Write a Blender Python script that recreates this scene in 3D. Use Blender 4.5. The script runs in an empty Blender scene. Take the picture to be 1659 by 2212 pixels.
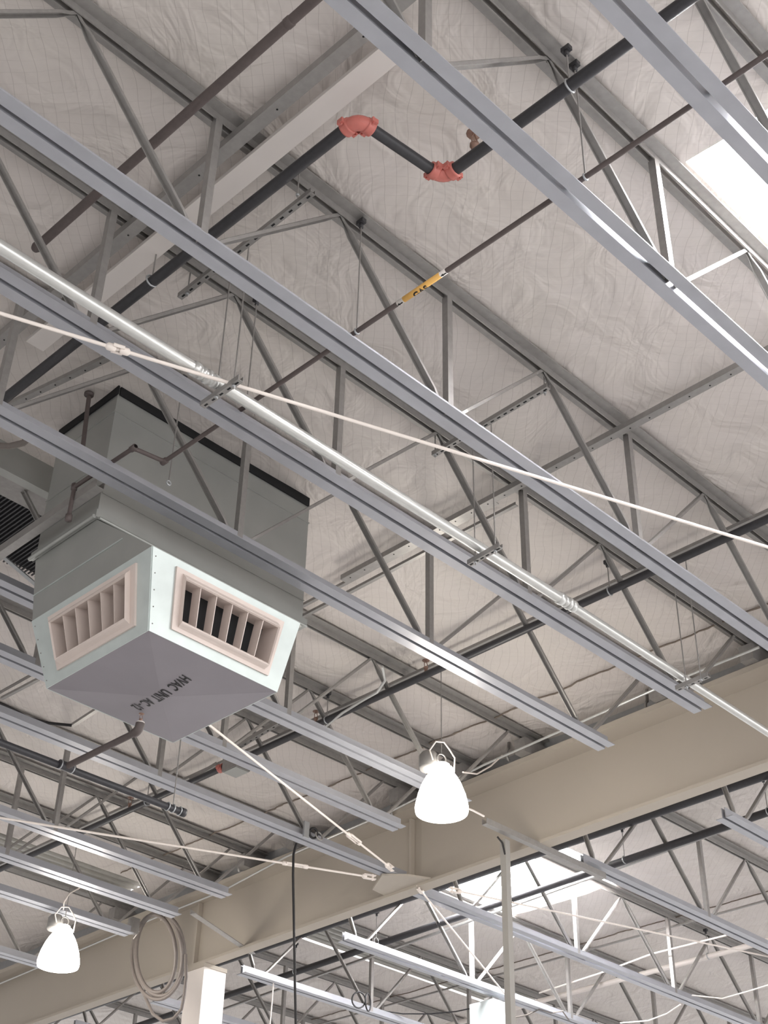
import bpy, bmesh, math, random
from mathutils import Vector, Matrix, noise
random.seed(4)
# ------------------------------------------------------------------ camera, world, light, exposure
S = 6.5            # metres per plan unit (joist bottom chords run one unit above eye level)
EYE = 1.6
F, CX, CY = 3030.95, 829.5, 1106.0
YAW, PITCH, ROLL = 0.780470, 0.627577, 0.023890
scn = bpy.context.scene
COL = scn.collection
fw = Vector((math.sin(YAW)*math.cos(PITCH), math.cos(YAW)*math.cos(PITCH), math.sin(PITCH)))
r0 = Vector((math.cos(YAW), -math.sin(YAW), 0)); u0 = r0.cross(fw)
rt = r0*math.cos(ROLL)+u0*math.sin(ROLL); up = -r0*math.sin(ROLL)+u0*math.cos(ROLL)
cam_d = bpy.data.cameras.new('camera'); cam = bpy.data.objects.new('camera', cam_d); COL.objects.link(cam)
cam_d.sensor_fit = 'HORIZONTAL'; cam_d.sensor_width = 36; cam_d.lens = F/1659*36
cam_d.clip_start = .05; cam_d.clip_end = 300
m = Matrix((rt, up, -fw)).transposed().to_4x4(); m.translation = (0, 0, EYE); cam.matrix_world = m
scn.camera = cam
W = bpy.data.worlds.new('world'); scn.world = W; W.use_nodes = True
bgn = W.node_tree.nodes['Background']; bgn.inputs[0].default_value = (1, .985, .985, 1)
_tc = W.node_tree.nodes.new('ShaderNodeTexCoord'); _dt = W.node_tree.nodes.new('ShaderNodeVectorMath'); _dt.operation = 'DOT_PRODUCT'; _dt.inputs[1].default_value = (.75, -.65, 0)
_mr = W.node_tree.nodes.new('ShaderNodeMapRange'); _mr.inputs['From Min'].default_value = -1; _mr.inputs['To Min'].default_value = .35; _mr.inputs['To Max'].default_value = 2.15  # ambient gradient added: stronger from one side to brighten the right of the ceiling
W.node_tree.links.new(_tc.outputs['Generated'], _dt.inputs[0]); W.node_tree.links.new(_dt.outputs['Value'], _mr.inputs['Value']); W.node_tree.links.new(_mr.outputs[0], bgn.inputs[1])
vs = scn.view_settings; vs.view_transform = 'Standard'; vs.look = 'None'; vs.exposure = 0.5; vs.gamma = 1; vs.use_curve_mapping = False
LAMP_W, SKY_E, LAMP_E = 38, 42, 14

# ------------------------------------------------------------------ helpers
def ray(px, py): return (px-CX)/F*rt-(py-CY)/F*up+fw
def Z(px, py, z): d = ray(px, py); return d*(z/d.z)          # point of a sight line at a known height
def Y(px, py, y): d = ray(px, py); return d*(y/d.y)          # ... in the plane of a joist
def X(px, py, x): d = ray(px, py); return d*(x/d.x)          # ... in the plane of the girder
def V(x, y, z): return Vector((x, y, z))
def w(p): return Vector((p[0]*S, p[1]*S, p[2]*S+EYE))        # plan units -> metres
def lin(c): return tuple(((v/255)/12.92 if v <= 10 else (((v/255)+.055)/1.055)**2.4) for v in c)+(1,)

MATS = {}
def mat(name, rgb, rough=.5, metal=0., noise_amt=.12, scale=9., bump=0., emit=0.):
    if name in MATS: return MATS[name]
    m = bpy.data.materials.new(name); m.use_nodes = True; nt = m.node_tree; N = nt.nodes; L = nt.links
    b = N['Principled BSDF']; b.inputs['Roughness'].default_value = rough; b.inputs['Metallic'].default_value = metal
    c = lin(rgb)
    g = N.new('ShaderNodeNewGeometry'); n = N.new('ShaderNodeTexNoise'); n.inputs['Scale'].default_value = scale; n.inputs['Detail'].default_value = 4
    L.new(g.outputs['Position'], n.inputs['Vector'])
    r = N.new('ShaderNodeMix'); r.data_type = 'RGBA'
    r.inputs[6].default_value = tuple(v*(1-noise_amt) for v in c[:3])+(1,); r.inputs[7].default_value = tuple(min(1, v*(1+noise_amt)) for v in c[:3])+(1,)
    L.new(n.outputs['Fac'], r.inputs[0]); L.new(r.outputs[2], b.inputs['Base Color'])
    if bump:
        bp = N.new('ShaderNodeBump'); bp.inputs['Strength'].default_value = bump; bp.inputs['Distance'].default_value = .02
        L.new(n.outputs['Fac'], bp.inputs['Height']); L.new(bp.outputs[0], b.inputs['Normal'])
    if emit:
        b.inputs['Emission Color'].default_value = c; b.inputs['Emission Strength'].default_value = emit
    MATS[name] = m; return m
galv = mat('galvanised_steel', (176, 178, 180), .36, .55, .14, 14)
galv_web = mat('dull_steel', (154, 151, 148), .42, .45, .18, 20)
chord = mat('chord_steel', (170, 171, 177), .40, .4, .12, 6)
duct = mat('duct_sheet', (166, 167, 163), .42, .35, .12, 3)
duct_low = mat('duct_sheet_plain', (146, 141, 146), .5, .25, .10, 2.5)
panel = mat('bright_zinc', (198, 206, 203), .4, .3, .10, 8)
grillem = mat('painted_grille', (214, 200, 192), .5, 0, .06, 10)
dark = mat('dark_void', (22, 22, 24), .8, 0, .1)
blackpipe = mat('black_pipe', (56, 55, 58), .45, .1, .25, 30)
brownpipe = mat('oxide_pipe', (90, 80, 78), .55, .1, .2, 25)
redm = mat('red_enamel', (196, 112, 102), .4, 0, .15, 20)
cream = mat('cream_paint', (176, 167, 155), .65, 0, .05, 1.2)
whitep = mat('white_paint', (232, 224, 218), .5, 0, .04, 6)
rodm = mat('white_rod', (238, 228, 220), .45, 0, .05, 9)
emt = mat('emt_conduit', (205, 205, 202), .3, .55, .08, 12)
yellow = mat('yellow_label', (232, 180, 96), .5, 0, .04, 30)
ink = mat('black_ink', (20, 18, 18), .6, 0, .05)
rubber = mat('black_rubber', (26, 24, 26), .55, 0, .1)
brass = mat('brass', (148, 118, 104), .4, .3, .1, 30)
seamm = mat('torn_tape', (120, 108, 98), .8, 0, .3, 40)
hose = mat('grey_cable', (120, 112, 107), .5, 0, .12, 30)
deckm = mat('corrugated_deck', (168, 166, 160), .4, .4, .2, 10)
boxm = mat('pale_box', (222, 230, 230), .4, .1, .06, 8)
glow = mat('lamp_glass', (255, 250, 240), .4, 0, .02, 5, emit=LAMP_E)
sky = mat('skylight_glass', (250, 252, 255), .4, 0, .02, 5, emit=SKY_E)
floorm = mat('floor_concrete', (192, 191, 190), .6, 0, .06, .6)

def ceiling_material():
    m = bpy.data.materials.new('faced_insulation'); m.use_nodes = True; nt = m.node_tree; N = nt.nodes; L = nt.links
    b = N['Principled BSDF']; b.inputs['Roughness'].default_value = .55
    g = N.new('ShaderNodeNewGeometry')
    nz = N.new('ShaderNodeTexNoise'); nz.inputs['Scale'].default_value = 1.6; nz.inputs['Detail'].default_value = 2; L.new(g.outputs['Position'], nz.inputs['Vector'])
    mp = N.new('ShaderNodeVectorMath'); mp.operation = 'MULTIPLY_ADD'; mp.inputs[1].default_value = (.16, .16, 0)
    L.new(nz.outputs['Color'], mp.inputs[0]); L.new(g.outputs['Position'], mp.inputs[2])
    def grid(ax, width):
        d = N.new('ShaderNodeVectorMath'); d.operation = 'DOT_PRODUCT'; d.inputs[1].default_value = ax; L.new(mp.outputs[0], d.inputs[0])
        f = N.new('ShaderNodeMath'); f.operation = 'PINGPONG'; f.inputs[1].default_value = .5; L.new(d.outputs['Value'], f.inputs[0])
        c = N.new('ShaderNodeMapRange'); c.inputs['From Min'].default_value = 0; c.inputs['From Max'].default_value = width; c.inputs['To Min'].default_value = 1; c.inputs['To Max'].default_value = 0
        L.new(f.outputs[0], c.inputs['Value']); return c
    k = 1/(.0129*S)*.7071
    a = grid((k, -k, 0), .03); c = grid((k, k, 0), .026)
    n3 = N.new('ShaderNodeTexNoise'); n3.inputs['Scale'].default_value = 2.5; L.new(g.outputs['Position'], n3.inputs['Vector'])
    cm = N.new('ShaderNodeMath'); cm.operation = 'MULTIPLY'; L.new(c.outputs[0], cm.inputs[0]); L.new(n3.outputs['Fac'], cm.inputs[1])
    mx = N.new('ShaderNodeMath'); mx.operation = 'MAXIMUM'; L.new(a.outputs[0], mx.inputs[0]); L.new(cm.outputs[0], mx.inputs[1])
    fa = N.new('ShaderNodeMath'); fa.operation = 'MULTIPLY'; fa.inputs[1].default_value = .42; L.new(mx.outputs[0], fa.inputs[0])
    n2 = N.new('ShaderNodeTexNoise'); n2.inputs['Scale'].default_value = .9; n2.inputs['Detail'].default_value = 3; L.new(g.outputs['Position'], n2.inputs['Vector'])
    base = N.new('ShaderNodeMix'); base.data_type = 'RGBA'; base.inputs[6].default_value = lin((206, 198, 195)); base.inputs[7].default_value = lin((212, 205, 197))
    L.new(n2.outputs['Fac'], base.inputs[0])
    mix = N.new('ShaderNodeMix'); mix.data_type = 'RGBA'; mix.inputs[7].default_value = lin((118, 108, 102))
    L.new(fa.outputs[0], mix.inputs[0]); L.new(base.outputs[2], mix.inputs[6]); L.new(mix.outputs[2], b.inputs['Base Color'])
    w1 = N.new('ShaderNodeTexNoise'); w1.inputs['Scale'].default_value = 2.2; w1.inputs['Detail'].default_value = 3; w1.inputs['Distortion'].default_value = 1.2; L.new(g.outputs['Position'], w1.inputs['Vector'])
    bp = N.new('ShaderNodeBump'); bp.inputs['Strength'].default_value = .5; bp.inputs['Distance'].default_value = .12; L.new(w1.outputs['Fac'], bp.inputs['Height'])
    L.new(bp.outputs[0], b.inputs['Normal'])
    return m
ceilm = ceiling_material()

class MB:
    """collects shapes given in plan units and links them as ONE mesh object in metres"""
    def __init__(s): s.v = []; s.f = []; s.sm = []
    def add(s, vs_, fs, smooth=False):
        o = len(s.v); s.v += [Vector(p) for p in vs_]; s.f += [tuple(i+o for i in f) for f in fs]; s.sm += [smooth]*len(fs); return s
    def box(s, a, b):
        (x0, y0, z0), (x1, y1, z1) = a, b
        return s.add([(x0,y0,z0),(x1,y0,z0),(x1,y1,z0),(x0,y1,z0),(x0,y0,z1),(x1,y0,z1),(x1,y1,z1),(x0,y1,z1)],
                     [(0,3,2,1),(4,5,6,7),(0,1,5,4),(1,2,6,5),(2,3,7,6),(3,0,4,7)])
    def hexa(s, p8): return s.add(p8, [(0,3,2,1),(4,5,6,7),(0,1,5,4),(1,2,6,5),(2,3,7,6),(3,0,4,7)])
    def frame_(s, p, q, upv):
        d = (q-p).normalized(); side = d.cross(upv)
        if side.length < 1e-4: side = d.cross(V(1, 0, 0))
        side.normalize(); return d, side, side.cross(d).normalized()
    def sweep(s, p, q, poly, upv=V(0, 0, 1), ends=True):
        """polygon (side, up) extruded from p to q"""
        p = Vector(p); q = Vector(q); d, sd, uu = s.frame_(p, q, Vector(upv)); n = len(poly)
        vs_ = [b+sd*a+uu*c for b in (p, q) for a, c in poly]
        fs = [(i, (i+1) % n, n+(i+1) % n, n+i) for i in range(n)]
        if ends: fs += [tuple(range(n-1, -1, -1)), tuple(range(n, 2*n))]
        return s.add(vs_, fs)
    def beam(s, p, q, wd, h, upv=V(0, 0, 1)):
        a, b = wd/2, h/2; return s.sweep(p, q, [(-a,-b),(a,-b),(a,b),(-a,b)], upv)
    def angle(s, p, q, wd, h, t, upv=V(0, 0, 1)):
        """L section: foot to the side, leg up"""
        return s.sweep(p, q, [(0,0),(wd,0),(wd,t),(t,t),(t,h),(0,h)], upv)
    def channel(s, p, q, wd, h, t, upv=V(0, 0, 1)):
        a = wd/2; return s.sweep(p, q, [(-a,h),(-a,0),(a,0),(a,h),(a-t,h),(a-t,t),(-a+t,t),(-a+t,h)], upv)
    def tube(s, pts, r, n=10, closed=False, caps=True):
        pts = [Vector(p) for p in pts]; k = len(pts); rr = r if isinstance(r, (list, tuple)) else [r]*k
        rings = []; ref = None
        for i, p in enumerate(pts):
            if closed: t = pts[(i+1) % k]-pts[i-1]
            else: t = pts[min(i+1, k-1)]-pts[max(i-1, 0)]
            t.normalize()
            if ref is None: ref = t.orthogonal().normalized()
            ref = (ref-t*ref.dot(t)); ref = ref.normalized() if ref.length > 1e-6 else t.orthogonal().normalized()
            b = t.cross(ref); rings.append([p+(ref*math.cos(2*math.pi*j/n)+b*math.sin(2*math.pi*j/n))*rr[i] for j in range(n)])
        vs_ = [q for rg in rings for q in rg]; fs = []
        for i in range(k if closed else k-1):
            a = i*n; c = ((i+1) % k)*n
            for j in range(n): fs.append((a+j, a+(j+1) % n, c+(j+1) % n, c+j))
        s.add(vs_, fs, True)
        if caps and not closed:
            s.add(rings[0], [tuple(range(n-1, -1, -1))]); s.add(rings[-1], [tuple(range(n))])
        return s
    def lathe(s, c, prof, n=24, axis=V(0, 0, 1)):
        """prof: (radius, height) list along axis from c"""
        c = Vector(c); ax = Vector(axis).normalized(); a = ax.orthogonal().normalized(); b = ax.cross(a)
        vs_ = [c+ax*h+(a*math.cos(2*math.pi*j/n)+b*math.sin(2*math.pi*j/n))*r for r, h in prof for j in range(n)]
        fs = [(i*n+j, i*n+(j+1) % n, (i+1)*n+(j+1) % n, (i+1)*n+j) for i in range(len(prof)-1) for j in range(n)]
        return s.add(vs_, fs, True)
    def ring(s, c, axis, R, r, n=20, m_=8):
        ax = Vector(axis).normalized(); a = ax.orthogonal().normalized(); b = ax.cross(a); c = Vector(c)
        return s.tube([c+(a*math.cos(2*math.pi*i/n)+b*math.sin(2*math.pi*i/n))*R for i in range(n)], r, m_, closed=True)
    def build(s, name, material, parent=None, origin=None):
        me = bpy.data.meshes.new(name); o = bpy.data.objects.new(name, me); COL.objects.link(o)
        if parent is not None: base = ORG[parent.name]
        else:
            if origin is None:
                n = len(s.v); origin = (min(v.x for v in s.v)/2+max(v.x for v in s.v)/2, min(v.y for v in s.v)/2+max(v.y for v in s.v)/2, min(v.z for v in s.v))
            base = w(origin)
        me.from_pydata([w(v)-base for v in s.v], [], s.f); me.validate(); me.materials.append(material)
        if len(me.polygons) == len(s.sm): me.polygons.foreach_set('use_smooth', s.sm)
        me.update(); ORG[o.name] = base
        if parent is not None: o.parent = parent
        else: o.location = base
        return o
ORG = {}
def tag(o, label, cat, group=None, kind=None):
    if label: o['label'] = label
    if cat: o['category'] = cat
    if group: o['group'] = group
    if kind: o['kind'] = kind
    return o
def struct(o): o['kind'] = 'structure'; return o
def thing(name, label, cat, at, group=None):
    o = bpy.data.objects.new(name, None); COL.objects.link(o); o.empty_display_size = .1
    o.location = w(at); ORG[o.name] = w(at); return tag(o, label, cat, group)
def copy_tree(o, parent=None):
    c = o.copy(); COL.objects.link(c); c.parent = parent; ORG[c.name] = ORG[o.name]
    for ch in list(o.children): copy_tree(ch, c)
    return c

# ------------------------------------------------------------------ the building shell
JY = [.351, .5055, .803, .984, 1.166, 1.47, 1.627, 1.796, 2.107, 2.268, 2.43, 2.745]          # bay 1 joists
KY = [.86, 1.178, 1.484, 1.814, 2.116, 2.442, 2.76, 3.08, 3.4]                               # bay 2 joists
ZD = 1.2
MB().box((-2.2, -1.4, -EYE/S-.02), (6.4, 6.0, -EYE/S)).build('floor', floorm)
struct(bpy.data.objects['floor'])
def sheet(name, x0, x1, y0, y1, step, holes, joists, seed, amp=.0028):
    xs = set([x0, x1]); ys = set([y0, y1])
    for h in holes: xs |= {h[0], h[1]}; ys |= {h[2], h[3]}
    def fill(a):
        a = sorted(a); out = []
        for p, q in zip(a, a[1:]):
            n = max(1, round((q-p)/step)); out += [p+(q-p)*i/n for i in range(n)]
        return out+[a[-1]]
    xs = fill(xs); ys = fill(ys); mb = MB(); vs_ = []
    for y in ys:
        dj = min(abs(y-j) for j in joists)
        k = min(1, max(0, (dj-.018)/.05))
        for x in xs:
            f = noise.fractal(Vector((x*3.1+seed, y*5.2, seed)), 1, 2, 3)
            cr = abs(noise.noise(Vector((x*7+y*3+seed, y*6-x*2, 1.7))))
            near = math.exp(-((x-1.12)**2+(y-.66)**2)/.035) if seed < 5 else 0
            z = ZD-k*(.0035+amp*(f*.9)+near*.014*(cr-.2))-k*.0016*cr
            vs_.append((x, y, z))
    nx = len(xs); fs = []
    for j in range(len(ys)-1):
        yc = (ys[j]+ys[j+1])/2
        for i in range(nx-1):
            xc = (xs[i]+xs[i+1])/2
            if any(h[0] < xc < h[1] and h[2] < yc < h[3] for h in holes): continue
            a = j*nx+i; fs.append((a, a+nx, a+nx+1, a+1))
    mb.add(vs_, fs, True)
    mb.add([(x0,y0,ZD+.02),(x1,y0,ZD+.02),(x1,y1,ZD+.02),(x0,y1,ZD+.02)], []) 
    return struct(mb.build(name, ceilm))
H1 = (.927, 1.26, .265, .487); H2 = (2.17, 2.55, 1.745, 2.118)
HC1 = (1.30, 1.83, 2.60, 2.74)    # strips where bare corrugated deck shows
HC2 = (2.30, 3.10, 2.47, 2.60)
HD = (.735, 1.06, 1.24, 1.355)
sheet('ceiling', -1.3, 1.96, -.5, 3.7, .02, [H1, HC1], JY, 1.3)
sheet('ceiling', 1.96, 5.3, -.2, 4.6, .035, [H2, HC2], KY, 9.1)
def skylight(name, h, n):
    x0, x1, y0, y1 = h; t = .012
    o = MB().box((x0-.01, y0-.01, ZD+.055), (x1+.01, y1+.01, ZD+.06)).build('window_%d' % n, sky); struct(o)
    m_ = MB()
    m_.box((x0-t, y0-t, ZD+.003), (x0, y1+t, ZD+.054)); m_.box((x1, y0-t, ZD+.003), (x1+t, y1+t, ZD+.054))
    m_.box((x0, y0-t, ZD+.003), (x1, y0, ZD+.054)); m_.box((x0, y1, ZD+.003), (x1, y1+t, ZD+.054))
    m_.build('curb', whitep, o)
skylight('a', H1, 1); skylight('b', H2, 2)
skylight('c', (-.75, -.4, .6, .8), 3); skylight('d', (2.2, 2.55, .2, .5), 4)
def corrugated(h):
    x0, x1, y0, y1 = h; poly = []; n = 7; st = (y1-y0+.04)/n; y = y0-.02; pts = []
    for i in range(n):
        a = y+i*st; pts += [(a, .02), (a+st*.2, .006), (a+st*.5, .006), (a+st*.7, .02)]
    pts.append((y+n*st, .02)); m_ = MB()
    vs_ = [(xx, p[0], ZD+p[1]) for xx in (x0-.02, x1+.02) for p in pts]; k = len(pts)
    m_.add(vs_, [(i, i+1, k+i+1, k+i) for i in range(k-1)]); return m_
tag(corrugated(HC1).build('deck_strip', deckm), 'strip of bare corrugated roof deck showing beside the far left joists', 'roof deck')
tag(corrugated(HC2).build('deck_strip', deckm), 'bare corrugated roof deck strip showing beyond the cream girder', 'roof deck')
def seam(x, y0, y1, n, seedv, name):
    m_ = MB(); k = int((y1-y0)/.008); vs_ = []
    for i in range(k+1):
        y = y0+(y1-y0)*i/k; c = x+.008*noise.noise(Vector((y*14, seedv, 0)))+.003*noise.noise(Vector((y*60, seedv, 3)))
        t = .0012+.003*abs(noise.noise(Vector((y*40, seedv, 8))))
        vs_ += [(c-t, y, ZD-.0085), (c+t, y, ZD-.0085), (c, y, ZD-.006)]
    fs = []
    for i in range(k): a = i*3; fs += [(a, a+3, a+4, a+1), (a+1, a+4, a+5, a+2), (a+2, a+5, a+3, a)]
    m_.add(vs_, fs); o = m_.build(name, seamm); struct(o)
seam(1.742, .6, 2.58, 0, 1.0, 'trim_1'); seam(2.80, 1.2, 3.4, 0, 6.0, 'trim_2'); seam(3.66, .9, 3.6, 0, 3.0, 'trim_3')
# closure strip between the deck and the girder
MB().hexa([(1.858, -.5, 1.151), (1.866, -.5, 1.151), (1.93, 3.7, 1.151), (1.922, 3.7, 1.151),
           (1.858, -.5, 1.2), (1.866, -.5, 1.2), (1.93, 3.7, 1.2), (1.922, 3.7, 1.2)]).build('trim_4', galv)
struct(bpy.data.objects['trim_4'])

# ------------------------------------------------------------------ girder and columns
def gx(x, y): return x+.0225*(y-1)
def gbox(m_, x0, x1, y0, y1, z0, z1):
    return m_.hexa([(gx(x0,y0),y0,z0),(gx(x1,y0),y0,z0),(gx(x1,y1),y1,z0),(gx(x0,y1),y1,z0),
                    (gx(x0,y0),y0,z1),(gx(x1,y0),y0,z1),(gx(x1,y1),y1,z1),(gx(x0,y1),y1,z1)])
gd = thing('girder', 'deep cream painted steel girder the grey joists end against', 'girder', (1.9, 1.6, .99))
gbox(MB(), 1.872, 1.878, -.4, 3.6, 1.0, 1.141).build('web', cream, gd)
gbox(MB(), 1.857, 1.885, -.4, 3.6, .994, 1.0).build('bottom_flange', cream, gd)
gbox(MB(), 1.826, 1.924, -.4, 3.6, 1.141, 1.151).build('top_flange', cream, gd)
for y in (1.80, 2.475):
    gbox(MB(), 1.8605, 1.8715, y, y+.006, 1.0005, 1.1405).build('stiffener', cream, gd)
pl = MB().add([(1.835,1.765,.9995),(1.876,1.745,.9995),(1.886,1.87,.9995),(1.84,1.865,.9995),(1.80,1.80,.9995),
               (1.835,1.765,1.0035),(1.876,1.745,1.0035),(1.886,1.87,1.0035),(1.84,1.865,1.0035),(1.80,1.80,1.0035)],
              [(0,4,3,2,1),(5,6,7,8,9),(0,1,6,5),(1,2,7,6),(2,3,8,7),(3,4,9,8),(4,0,5,9)])
pl.build('gusset_plate', cream, gd)
c0 = V(1.922, 2.463, 0); cw = .031
col = thing('column', 'cream square steel column carrying the girder at bottom left', 'column', (c0.x, c0.y, -EYE/S))
MB().box((c0.x-cw, c0.y-cw, -EYE/S), (c0.x+cw, c0.y+cw, .985)).build('shaft', whitep, col)
MB().box((c0.x-.034, c0.y-.034, .985), (c0.x+.031, c0.y+.034, .9935)).build('cap_plate', cream, col)
cb = copy_tree(col); cb.location = w((1.905, .3, -EYE/S)); cb['label'] = 'square steel column under the girder beyond the right edge of the view'

# ------------------------------------------------------------------ open-web joists
D = .195
def web_tube(a, b, r):
    """cold-formed channel web member, open on its underside, pinched at both ends; lies in the joist plane (y = 0)"""
    a = Vector(a); b = Vector(b); d = (b-a).normalized(); u = V(0, 1, 0); v = d.cross(u)
    if v.z < 0: v = -v
    L_ = (b-a).length; m_ = MB(); hw, hh, t = .0043, .0044, .0009
    st = [(0, .35), (.04, .35), (.11, 1), (.89, 1), (.96, .35), (1, .35)]; vs_ = []
    for tt, k in st:
        w_ = hw*k+.0002; i_ = max(w_-t, .0003)
        for y_, z_ in ((-w_, -hh/2), (-w_, hh/2-.001), (-w_+.001*k, hh/2), (w_-.001*k, hh/2), (w_, hh/2-.001), (w_, -hh/2), (i_, -hh/2), (i_, hh/2-t), (-i_, hh/2-t), (-i_, -hh/2)):
            vs_.append(a+d*(L_*tt)+u*y_+v*z_)
    n = 10; fs = [(i*n+j, i*n+(j+1) % n, (i+1)*n+(j+1) % n, (i+1)*n+j) for i in range(len(st)-1) for j in range(n)]
    m_.add(vs_, fs+[tuple(range(n)), tuple(range(len(vs_)-1, len(vs_)-n-1, -1))]); return m_
def local(m_, name, material, parent):
    """mesh given in joist-local plan units"""
    me = bpy.data.meshes.new(name); o = bpy.data.objects.new(name, me); COL.objects.link(o)
    me.from_pydata([v*S for v in m_.v], [], m_.f); me.validate(); me.materials.append(material)
    if len(me.polygons) == len(m_.sm): me.polygons.foreach_set('use_smooth', m_.sm)
    me.update(); o.parent = parent; ORG[o.name] = Vector((0, 0, 0)); return o
def make_joist(x0, x1, bc0, bc1, nodes, name='roof_joist', ends=(True, True)):
    """x0..x1 top chord, bc0..bc1 bottom chord, nodes = bottom panel points"""
    root = bpy.data.objects.new(name, None); COL.objects.link(root); ORG[root.name] = Vector((0, 0, 0)); root.empty_display_size = .1
    t = .0013; fl = .0138; g = .0026; hl = .0185
    for sy in (-1, 1):
        p = [(sy*g, 0), (sy*(g+fl), 0), (sy*(g+fl), t), (sy*(g+t), t), (sy*(g+t), hl), (sy*g, hl)]
        k = len(p); m_ = MB(); vs_ = [(x, a, b) for x in (bc0, bc1) for a, b in p]
        m_.add(vs_, [(i, (i+1) % k, k+(i+1) % k, k+i) for i in range(k)]+[tuple(range(k-1, -1, -1)), tuple(range(k, 2*k))])
        local(m_, 'bottom_chord', chord, root)
        q = [(a, D-min(b, .011)) for a, b in p]; m_ = MB(); vs_ = [(x, a, b) for x in (x0, x1) for a, b in q]
        m_.add(vs_, [(i, (i+1) % k, k+(i+1) % k, k+i) for i in range(k)]+[tuple(range(k-1, -1, -1)), tuple(range(k, 2*k))])
        local(m_, 'top_chord', galv_web, root)
    r = .0034; zt = D-.008; zb = .006; pt = (nodes[1]-nodes[0])/2
    for i, nx in enumerate(nodes):
        if (i == 0 and ends[0]) or nx-pt > x0+.01: local(web_tube((max(nx-pt, x0+.015), 0, zt), (nx-.008, 0, zb), r), 'web_diagonal', galv_web, root)
        xr = min(nx+pt, x1-.02); local(web_tube((nx+.008, 0, zb), (xr, 0, zt), r), 'web_diagonal', galv_web, root)
        if 0 < i < len(nodes)-1 or (i == 0 and not ends[0]) :
            m_ = MB(); a = .0085; th = .0011; yy = -.004
            pz = [(nx-a/2, yy), (nx+a/2, yy), (nx+a/2, yy+th), (nx-a/2+th, yy+th), (nx-a/2+th, yy+a), (nx-a/2, yy+a)]
            k = 6; m_.add([(x, y, z) for z in (.004, D-.002) for x, y in pz], [(i_, (i_+1) % k, k+(i_+1) % k, k+i_) for i_ in range(k)]+[tuple(range(k-1, -1, -1)), tuple(range(k, 2*k))])
            local(m_, 'web_post', galv_web, root)
    m_ = MB().box((x1-.075, -.012, D-.043), (x1-.002, .012, D-.0145)) if ends[1] else MB().box((x0+.002, -.012, D-.043), (x0+.075, .012, D-.0145))
    local(m_, 'bearing_seat', galv_web, root)
    return root
nodes1 = [-.530+.3556*i for i in range(7)]      # ... .537 .892 1.248 1.604
J1 = make_joist(-.75, 1.885, -.6, 1.655, nodes1, ends=(False, True))
J1L = ['grey open-web roof joist at the extreme top right corner, broadest and nearest of all',
       'grey open-web roof joist crossing the upper right just below the skylight',
       'long grey open-web joist running from the upper left edge to the lower right edge',
       'grey open-web joist directly beside the long fat galvanised conduit',
       'grey open-web joist passing in front of the duct drop, above the slanted outlet grilles',
       'grey open-web joist whose bottom chord ends behind the lit lamp nearest the middle',
       'violet-tinged joist emerging under the duct box, next one left of the middle lamp',
       'grey open-web joist whose bottom chord reaches the girder gusset where two white tie rods meet',
       'grey open-web joist crossed by the lower white tie rod, its end above the coiled cable',
       'grey open-web joist end holding the top of the hanging cable coil',
       'grey open-web joist directly above the lit lamp at lower left, its chord shining',
       'grey open-web joist end at the left edge below the lower left lamp']
for i, y in enumerate(JY):
    if i == 7: continue
    o = J1 if i == 0 else copy_tree(J1)
    o.location = w((.02*max(0, y-1), y, 1.0)); tag(o, J1L[i], 'roof joist', 'open-web joists in front of the girder')
J7 = make_joist(-.75, 1.885, -.6, 1.845, nodes1, ends=(False, True)); J7.location = w((.014, JY[7], 1.004)); tag(J7, J1L[7], 'roof joist', 'open-web joists in front of the girder')
nodes2 = [2.055+.358*i for i in range(9)]
K1 = make_joist(1.94, 5.25, 2.005, 5.1, nodes2, ends=(True, False))
K1L = {1: 'open-web joist beyond the girder whose end shows at the right edge',
       2: 'grey open-web joist beyond the girder in line with the slotted strut on the tall post',
       4: 'brightly lit open-web joist beyond the girder with a pale box under its chord',
       5: 'open-web joist beyond the girder with the thin white cord hanging from its end',
       6: 'open-web joist beyond the girder low in the view behind the black cord',
       7: 'faint open-web joist far beyond the girder at the bottom edge, right of the column',
       8: 'farthest open-web joist beyond the girder, seen low behind the column'}
first = True
for i, y in enumerate(KY):
    if i == 3 or i == 0: continue
    o = K1 if first else copy_tree(K1); first = False
    o.location = w((0, y, 1.0)); tag(o, K1L[i], 'roof joist', 'open-web joists beyond the girder')
K3 = make_joist(1.94, 5.25, 1.90, 5.1, nodes2, ends=(True, False)); K3.location = w((0, KY[3], 1.0))
tag(K3, 'open-web joist beyond the girder tied to it at the gusset, passing behind the tall post', 'roof joist', 'open-web joists beyond the girder')

# ------------------------------------------------------------------ bridging and braces
def holes_angle(name, a, b, wd, t, label, n=0, cat='brace', mt=None, upv=V(0, 0, 1), flip=1, hole_r=.0012):
    a = Vector(a); b = Vector(b); o = thing(name, label, cat, (a+b)/2)
    m_ = MB(); d = (b-a).normalized(); 
    m_.sweep(a, b, [(0,0),(flip*wd,0),(flip*wd,t),(flip*t,t),(flip*t,wd*.8),(0,wd*.8)][::flip], upv); m_.build('angle_bar', mt or galv_web, o)
    side = d.cross(Vector(upv)).normalized()
    if n:
        hm = MB()
        for i in range(n):
            c = a+(b-a)*((i+.5)/n)+side*flip*wd*.55-Vector(upv)*.0002
            hm.lathe(c, [(0, 0), (hole_r, 0), (hole_r, .0003), (0, .0003)], 8)
        hm.build('bolt_hole', dark, o)['kind'] = 'stuff'
    return o
holes_angle('bridging_angle', (.555, 1.30, 1.172), (.555, .30, 1.172), .0145, .0014, 'wide grey bracing angle crossing under the joists at upper left', 8, flip=-1)
holes_angle('bridging_angle', (1.217, 1.32, 1.172), (1.217, .52, 1.172), .011, .0012, 'drilled grey bracing angle crossing the wrinkled ceiling at right', 26, flip=-1)
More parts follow.
